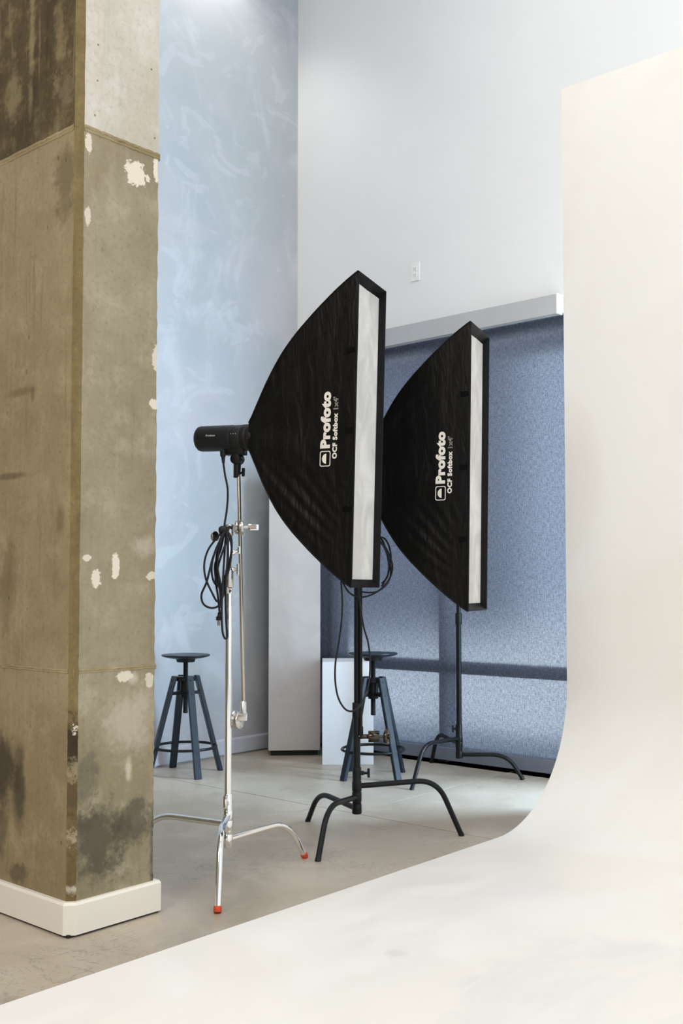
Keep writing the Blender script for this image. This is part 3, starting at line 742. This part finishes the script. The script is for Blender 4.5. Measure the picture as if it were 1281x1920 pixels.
# ================================================================== SOFTBOXES AND FLASH HEADS
PN = [(0, 1.0), (.06, .972), (.2, .89), (.37, .775), (.55, .64), (.68, .52), (.8, .375), (.887, .25), (.95, .15), (1, .085)]
def hN(t):
    for (a, va), (c, vc) in zip(PN, PN[1:]):
        if t <= c:
            k = (t-a)/(c-a); return va + (vc-va)*k
    return PN[-1][1]
def hS(t):       # smoothed
    return sum(hN(min(1, max(0, t+d)))*w for d, w in ((-.05, .2), (-.025, .2), (0, .2), (.025, .2), (.05, .2))) if .05 < t < .95 else hN(t)
SW, SH, SL, LIP = .15, .60, .50, .026
def wW(t): return .056 + (SW-.056)*(hS(t)-.085)/(1-.085)
def hH(t): return SH*hS(t)
def wrinkle(t, v, sd):
    a = math.atan2(v*1.2+.95, .25+t*1.6); a2 = math.atan2(.95-v*1.2, .25+t*1.6)
    low = math.exp(-((v+.72)/.35)**2)*math.sin(a*34+sd+math.sin(t*7))*.006*(1-t)
    hi = math.exp(-((v-.75)/.3)**2)*math.sin(a2*30+sd*2)*.004*(1-t)
    ring = math.exp(-((t-.62)/.25)**2)*math.sin(v*9+sd*3+t*4)*.003
    diag = math.sin((v*3.1-t*5.2)*2.2+sd)*math.sin(v*4+t*9+sd*2)*.0022
    return (low+hi+ring+diag)*max(0, math.sin(math.pi*t))*(1-v**4)
def sidey(t, v, sd=0.0):   # half width of the side panel at t, v in -1..1
    return wW(t) - .014*math.sin(math.pi*t)*(1-v*v) + wrinkle(t, v, sd)
def text_mesh(body, size, offset=0.0, outline=0.0, space=1.0):
    cu = bpy.data.curves.new('print_source', 'FONT'); cu.body = body; cu.size = size; cu.space_character = space
    cu.resolution_u = 3
    if outline: cu.fill_mode = 'NONE'; cu.bevel_depth = outline; cu.bevel_resolution = 0
    else: cu.offset = offset
    o = bpy.data.objects.new('print_source', cu); COL.objects.link(o)
    dg = bpy.context.evaluated_depsgraph_get(); dg.update()
    me = o.evaluated_get(dg).to_mesh()
    V = [tuple(v.co) for v in me.vertices]; Fc = [tuple(p.vertices) for p in me.polygons]
    o.evaluated_get(dg).to_mesh_clear(); bpy.data.objects.remove(o); bpy.data.curves.remove(cu)
    return V, Fc
def put_print(name, V, Fc, f, parent, mat):
    b = B(); vs_ = [b.verts.new(f(*v)) for v in V]
    for q in Fc:
        try: b.faces.new([vs_[i] for i in q])
        except ValueError: pass
    return build(name, b, mat, parent)
def fit(V, x0, x1, y0, y1):
    xs = [v[0] for v in V]; ys = [v[1] for v in V]
    ax, bx_, ay, by_ = min(xs), max(xs), min(ys), max(ys)
    return [((v[0]-ax)/(bx_-ax)*(x1-x0)+x0, (v[1]-ay)/(by_-ay)*(y1-y0)+y0, 0) for v in V]

def softbox(near_mid, D, pitch, label, sd):
    ax = (rl*.924-bk*.38).normalized(); yaw = math.atan2(ax.y, ax.x)
    far = (rl*.38+bk*.924).normalized()
    c = atd(near_mid[0], near_mid[1], D) + far*SW
    s = empty('softbox', c, (0, pitch, yaw), label=label, cat='softbox', group='black strip softboxes')
    NT_, NV = 56, 64
    def grid(fn, nm):
        b = B(); G = [[b.verts.new(fn(i/NT_, -1+2*j/NV)) for j in range(NV+1)] for i in range(NT_+1)]
        for i in range(NT_):
            for j in range(NV): b.faces.new((G[i][j], G[i+1][j], G[i+1][j+1], G[i][j+1]))
        return build(nm, b, M['nylon'], s, True)
    xx = lambda t: -SL*t
    grid(lambda t, v: (xx(t), -sidey(t, v, sd), v*hH(t)), 'side_panel')
    grid(lambda t, v: (xx(t), sidey(t, v, sd+1), v*hH(t)), 'side_panel')
    bow = lambda t, v: 1-.03*math.sin(math.pi*t)*(1-v*v)
    grid(lambda t, v: (xx(t), v*wW(t), hH(t)*bow(t, v)), 'top_panel')
    grid(lambda t, v: (xx(t), v*wW(t), -hH(t)*bow(t, v)), 'bottom_panel')
    # front lip: band turning inwards to the recessed cloth
    b = B(); iw, ih = SW-.010, SH-.030
    def ring(x, w, h):
        pts = []
        r_ = .006
        for (sy, sz) in ((-1, -1), (1, -1), (1, 1), (-1, 1)): pts.append(b.verts.new((x, sy*w, sz*h)))
        return pts
    rg = [ring(0, SW+.001, SH+.001), ring(.004, SW-.001, SH-.001), ring(.002, SW-.004, SH-.004), ring(-LIP, iw, ih)]
    for a, d in zip(rg, rg[1:]):
        for i in range(4): b.faces.new((a[i], a[(i+1) % 4], d[(i+1) % 4], d[i]))
    build('front_lip', b, M['nylon_edge'], s)
    b = B(); n1, n2 = 40, 8; G = []
    for i in range(n1+1):
        row = []
        for j in range(n2+1):
            u = -1+2*i/n1; v = -1+2*j/n2
            row.append(b.verts.new((-LIP+.002-.006*(1-u**8)*(1-v*v)+.0012*math.sin(u*23+v*5+sd)*(1-v*v), v*(iw-.0005), u*(ih-.0005))))
        G.append(row)
    for i in range(n1):
        for j in range(n2): b.faces.new((G[i][j], G[i+1][j], G[i+1][j+1], G[i][j+1]))
    build('diffuser_cloth', b, M['diffuser'], s, True)
    # velcro tabs along the near front edge
    for zc in (.30, -.005, -.305):
        b = B(); t0, t1 = .012, .085
        bbox(b, -SL*t1, -SL*t0, -sidey(.04, zc/SH)-.0022, -sidey(.04, zc/SH)+.004, zc-.011, zc+.011, .001, 1); build('velcro_tab', b, M['velcro'], s)
    # seam piping along the ribs
    for sy in (-1, 1):
        for sz in (-1, 1):
            b = B(); tube(b, [(xx(t), sy*(wW(t)+.0005), sz*(hH(t)+.0005)) for t in [k/30 for k in range(31)]], .0028, 6); build('rib_seam', b, M['nylon'], s, True)
    # rear flap near the ring
    b = B(); bbox(b, -.03, .03, -.035, .035, 0, .006, .002, 1, Matrix.Translation((xx(.90), 0, hH(.90)+.004)) @ Matrix.Rotation(R(-68), 4, 'Y')); build('rear_flap', b, M['nylon_edge'], s)
    b = B(); cyl(b, (xx(1)+.014, 0, 0), (xx(1)-.02, 0, 0), .058, 36, None, .004); build('speed_ring', b, M['black_plastic'], s, True)
    # print on the near side panel: text runs upwards; a = along text (up), e = towards the back of the letters' top
    def mp(a, e, _=0):
        t = min(max(.0, -e/SL), 1); v = a/hH(t); return (-SL*t, -sidey(t, v, sd)-.0016, a)
    TX = {'Profoto': (-.070, .143, -.178, -.132, .0), 'OCF Softbox': (-.118, .062, -.118, -.094, 0)}
    V, Fc = text_mesh('Profoto', 1.0, .06, 0, 1.1); V = fit(V, -.070, .149, 0, 1)
    put_print('logo_print', [(v[0], -(.1080+ .0455*v[1]), 0) for v in V], Fc, mp, s, M['print'])
    V, Fc = text_mesh('OCF Softbox', 1.0, .05, 0, 1.12); V = fit(V, -.112, .064, 0, 1)
    put_print('model_print', [(v[0], -(.0765+.0215*v[1]), 0) for v in V], Fc, mp, s, M['print'])
    V, Fc = text_mesh("1x4'", 1.0, 0, .016, 1.0); V = fit(V, .078, .126, 0, 1)
    put_print('size_print', [(v[0], -(.0765+.0215*v[1]), 0) for v in V], Fc, mp, s, M['print'])
    # emblem: rounded square with a half disc
    b = B(); a0, a1, e0, e1 = -.140, -.080, -.153, -.105
    def rsq(a0, a1, e0, e1, r):
        out = []
        for (ca, ce, st) in ((a1-r, e1-r, 0), (a0+r, e1-r, 90), (a0+r, e0+r, 180), (a1-r, e0+r, 270)):
            for k in range(7):
                an = R(st+15*k); out.append((ca+r*math.cos(an), ce+r*math.sin(an)))
        return out
    o_ = [b.verts.new(mp(*p)) for p in rsq(a0, a1, e0, e1, .008)]; i_ = [b.verts.new(mp(*p)) for p in rsq(a0+.0035, a1-.0035, e0+.0035, e1-.0035, .006)]
    for k in range(28): b.faces.new((o_[k], o_[(k+1) % 28], i_[(k+1) % 28], i_[k]))
    ac = (a0+a1)/2; ec = e1-.017
    hd = [b.verts.new(mp(ac+.0195*math.cos(R(180+12*k)), ec-.002+.0195*math.sin(R(180+12*k))*.95)) for k in range(16)]
    b.faces.new(hd); build('emblem_print', b, M['print'], s)
    return s, c, yaw
def flash(c, yaw, pitch, label, rodtop):
    f = empty('flash_head', c, (0, pitch, yaw), label=label, cat='flash head', group='studio flash heads')
    X = lambda u: -SL-.02-u     # along the body, backwards
    b = B(); cyl(b, (X(0), 0, 0), (X(.028), 0, 0), .0545, 36, None, .003); build('mount_ring', b, M['black_plastic'], f, True)
    b = B(); cyl(b, (X(.026), 0, 0), (X(.075), 0, 0), .0525, 36, None, .002); build('front_collar', b, M['dark_plastic'], f, True)
    b = B(); prof_ = [(X(.075), .0505), (X(.078), .0535), (X(.21), .0535), (X(.216), .052), (X(.222), .0535), (X(.235), .051), (X(.242), .044), (X(.243), .0)]
    tube(b, [(p[0], 0, 0) for p in prof_], [max(p[1], .0005) for p in prof_], 40); build('body', b, M['dark_plastic'], f, True)
    def cm(u, a, r_): return (X(u), -r_*math.cos(a), r_*math.sin(a))
    V, Fc = text_mesh('Profoto', 1.0, .02); V = fit(V, .178, .135, -.005, .003)
    put_print('body_print', V, Fc, lambda u, h, _: cm(u, h/.0535+.12, .0541), f, M['print'])
    for k in range(3):
        b = B(); p = Vector(cm(.042+.011*k, .2, .0525)); cyl(b, p, p+Vector((0, -.0012, 0)), .0014, 8); build('indicator', b, M['print'], f)
    # bracket, tilt joint and receiver
    b = B(); bbox(b, X(.112), X(.022), -.022, .022, -.072, -.046, .004); build('bracket', b, M['black_plastic'], f, True)
    b = B(); cyl(b, (X(.057), -.026, -.088), (X(.057), .026, -.088), .022, 24, None, .004); cyl(b, (X(.057), 0, -.088), (X(.057), 0, -.06), .018, 16); build('tilt_joint', b, M['black_plastic'], f, True)
    b = B(); cyl(b, (X(.057), 0, -.165), (X(.057), 0, -.095), .0145, 20, .016, .002); build('stand_receiver', b, M['black_plastic'], f, True)
    b = B(); cyl(b, (X(.057), 0, -.15), (X(.027), 0, -.143), .005, 10); bbox(b, X(.034), X(.022), -.005, .005, -.16, -.125, .002, 1); build('clamp_lever', b, M['black_plastic'], f)
    return f
s1, c1, y1_ = softbox((665.5, 803), 3.90, R(1.5), 'large black strip softbox in front, on the chrome stand', 0.3)
fl1 = flash(c1, y1_, R(1.5), 'black cylindrical studio flash on the back of the front softbox', None)
s2_, c2, y2_ = softbox((880, 873), 4.27, R(.9), 'black strip softbox behind the front one, before the window', 2.1)
fl2 = flash(c2, y2_, R(.9), 'black studio flash of the rear softbox, mostly hidden behind the front softbox', None)

# ================================================================== CABLES
def cable(name, strands, r, label, base, group=None):
    e = empty(name, base, label=label, cat='cable', group=group)
    for nm, pts in strands:
        b = B(); tube(b, [p-Vector(base) for p in smoothpts(pts, 8)], r, 8); build(nm, b, M['cable'], e, True)
    return e
def pp_(lst, D):
    return [atd(x, y, D + (dd[0] if dd else 0)) for (x, y, *dd) in lst]
D = 4.10
strands = [('lead', pp_([(418.5, 852, .14), (419, 868, .13), (422, 890, .10), (427, 918, .06), (426, 950, .02), (421, 985, -.02), (420, 1000, -.03)], D))]
loops = [
    [(421, 994), (404, 1012), (390, 1032), (383, 1058), (386, 1085), (398, 1112), (408, 1128), (418, 1118), (424, 1080), (428, 1035), (424, 996)],
    [(420, 995), (410, 1020), (398, 1050), (388, 1090), (378, 1115), (382, 1133), (398, 1140), (412, 1132), (414, 1100), (408, 1060), (413, 1020), (421, 995)],
    [(422, 995), (405, 1030), (397, 1062), (400, 1088), (410, 1100), (420, 1095), (431, 1060), (434, 1025), (427, 996)],
    [(421, 995), (414, 1030), (403, 1060), (406, 1090), (412, 1105), (415, 1140)],
    [(424, 995), (421, 1040), (418, 1090), (416, 1140), (417, 1180), (421, 1196), (426, 1193), (424, 1160), (423, 1100), (427, 1040), (425, 996)],
    [(426, 996), (434, 1010), (433, 1040), (424, 1075), (413, 1100), (407, 1075), (414, 1045), (423, 1020)],
    [(419, 995), (408, 1030), (404, 1080), (409, 1120), (412, 1150)]]
for i, L in enumerate(loops):
    strands.append(('loop', [atd(x, y, D-.05+.018*math.sin(i*2.1+k*.9)) for k, (x, y) in enumerate(L)]))
kb = atd(420, 994, D-.04)
pc = cable('power_cable', strands, .0042, 'coiled black power cable with plug hanging on the chrome stand', kb)
b = B()
kc = Vector((0, 0, 0)); tube(b, [kc-rl*.02-bk*.0, kc-rl*.012, kc+rl*.008, kc+rl*.016], [.010, .017, .017, .011], 14); tube(b, [kc+rl*.01, kc+rl*.022+Vector((0, 0, .012)), kc+rl*.034+Vector((0, 0, .008))], [.008, .006, .008], 8); build('tie', b, M['black_plastic'], pc, True)
b = B(); p0 = atd(411.5, 1148, D-.05)-kb; p1 = atd(411.5, 1163, D-.05)-kb; tube(b, [p0, p0.lerp(p1, .4), p0.lerp(p1, .6), p1], [.006, .008, .0135, .0135], 12); pg = build('plug', b, M['black_plastic'], pc, True)
b = B()
for s_ in (-1, 1): bbox(b, -.0028, .0028, -.0008, .0008, -.02, 0, .0004, 1, Matrix.Translation(p1+rl*.0062*s_))
cyl(b, p1-bk*.006, p1-bk*.006+Vector((0, 0, -.022)), .0022, 8); build('prong', b, M['nickel'], pg)
b = B(); q0 = atd(418, 846, D+.14)-kb; q1 = atd(419, 868, D+.13)-kb; tube(b, [q0, q0.lerp(q1, .4), q0.lerp(q1, .5), q1], [.0125, .012, .008, .006], 12); build('connector', b, M['black_plastic'], pc, True)
# cable on the middle stand
D = 4.66
st2 = [('lead', pp_([(672, 1060, .0), (673, 1100, -.02), (675, 1130, -.03), (682, 1175, -.02), (690, 1203, 0), (694, 1235, 0), (693, 1270, 0), (687, 1298, 0), (676, 1322, -.02), (663, 1333, -.03), (648, 1330, -.03), (635, 1310, 0), (629, 1280, 0), (629, 1245, 0), (634, 1212, 0), (640, 1170, 0), (642, 1130, 0), (640, 1085, .02), (645, 1040, .04)], D)),
       ('loop', pp_([(640, 1085), (652, 1108), (670, 1119), (692, 1117), (715, 1104), (731, 1084), (736, 1062), (730, 1040), (718, 1020), (700, 1005), (680, 1010)], D+.03)),
       ('loop', pp_([(672, 1108), (690, 1111), (710, 1108), (728, 1092), (733, 1070), (729, 1045), (722, 1025), (715, 1010), (700, 1000)], D+.05)),
       ('loop', pp_([(716, 1094), (726, 1082), (732, 1055), (733, 1040), (728, 1020), (718, 1008), (700, 1010)], D+.02)),
       ('loop', pp_([(716, 1100), (728, 1075), (728, 1050), (720, 1025), (705, 1010)], D+.06))]
kb2 = atd(672, 1105, D)
cable('power_cable', st2, .0042, 'black power cable looping down around the middle black stand', kb2)
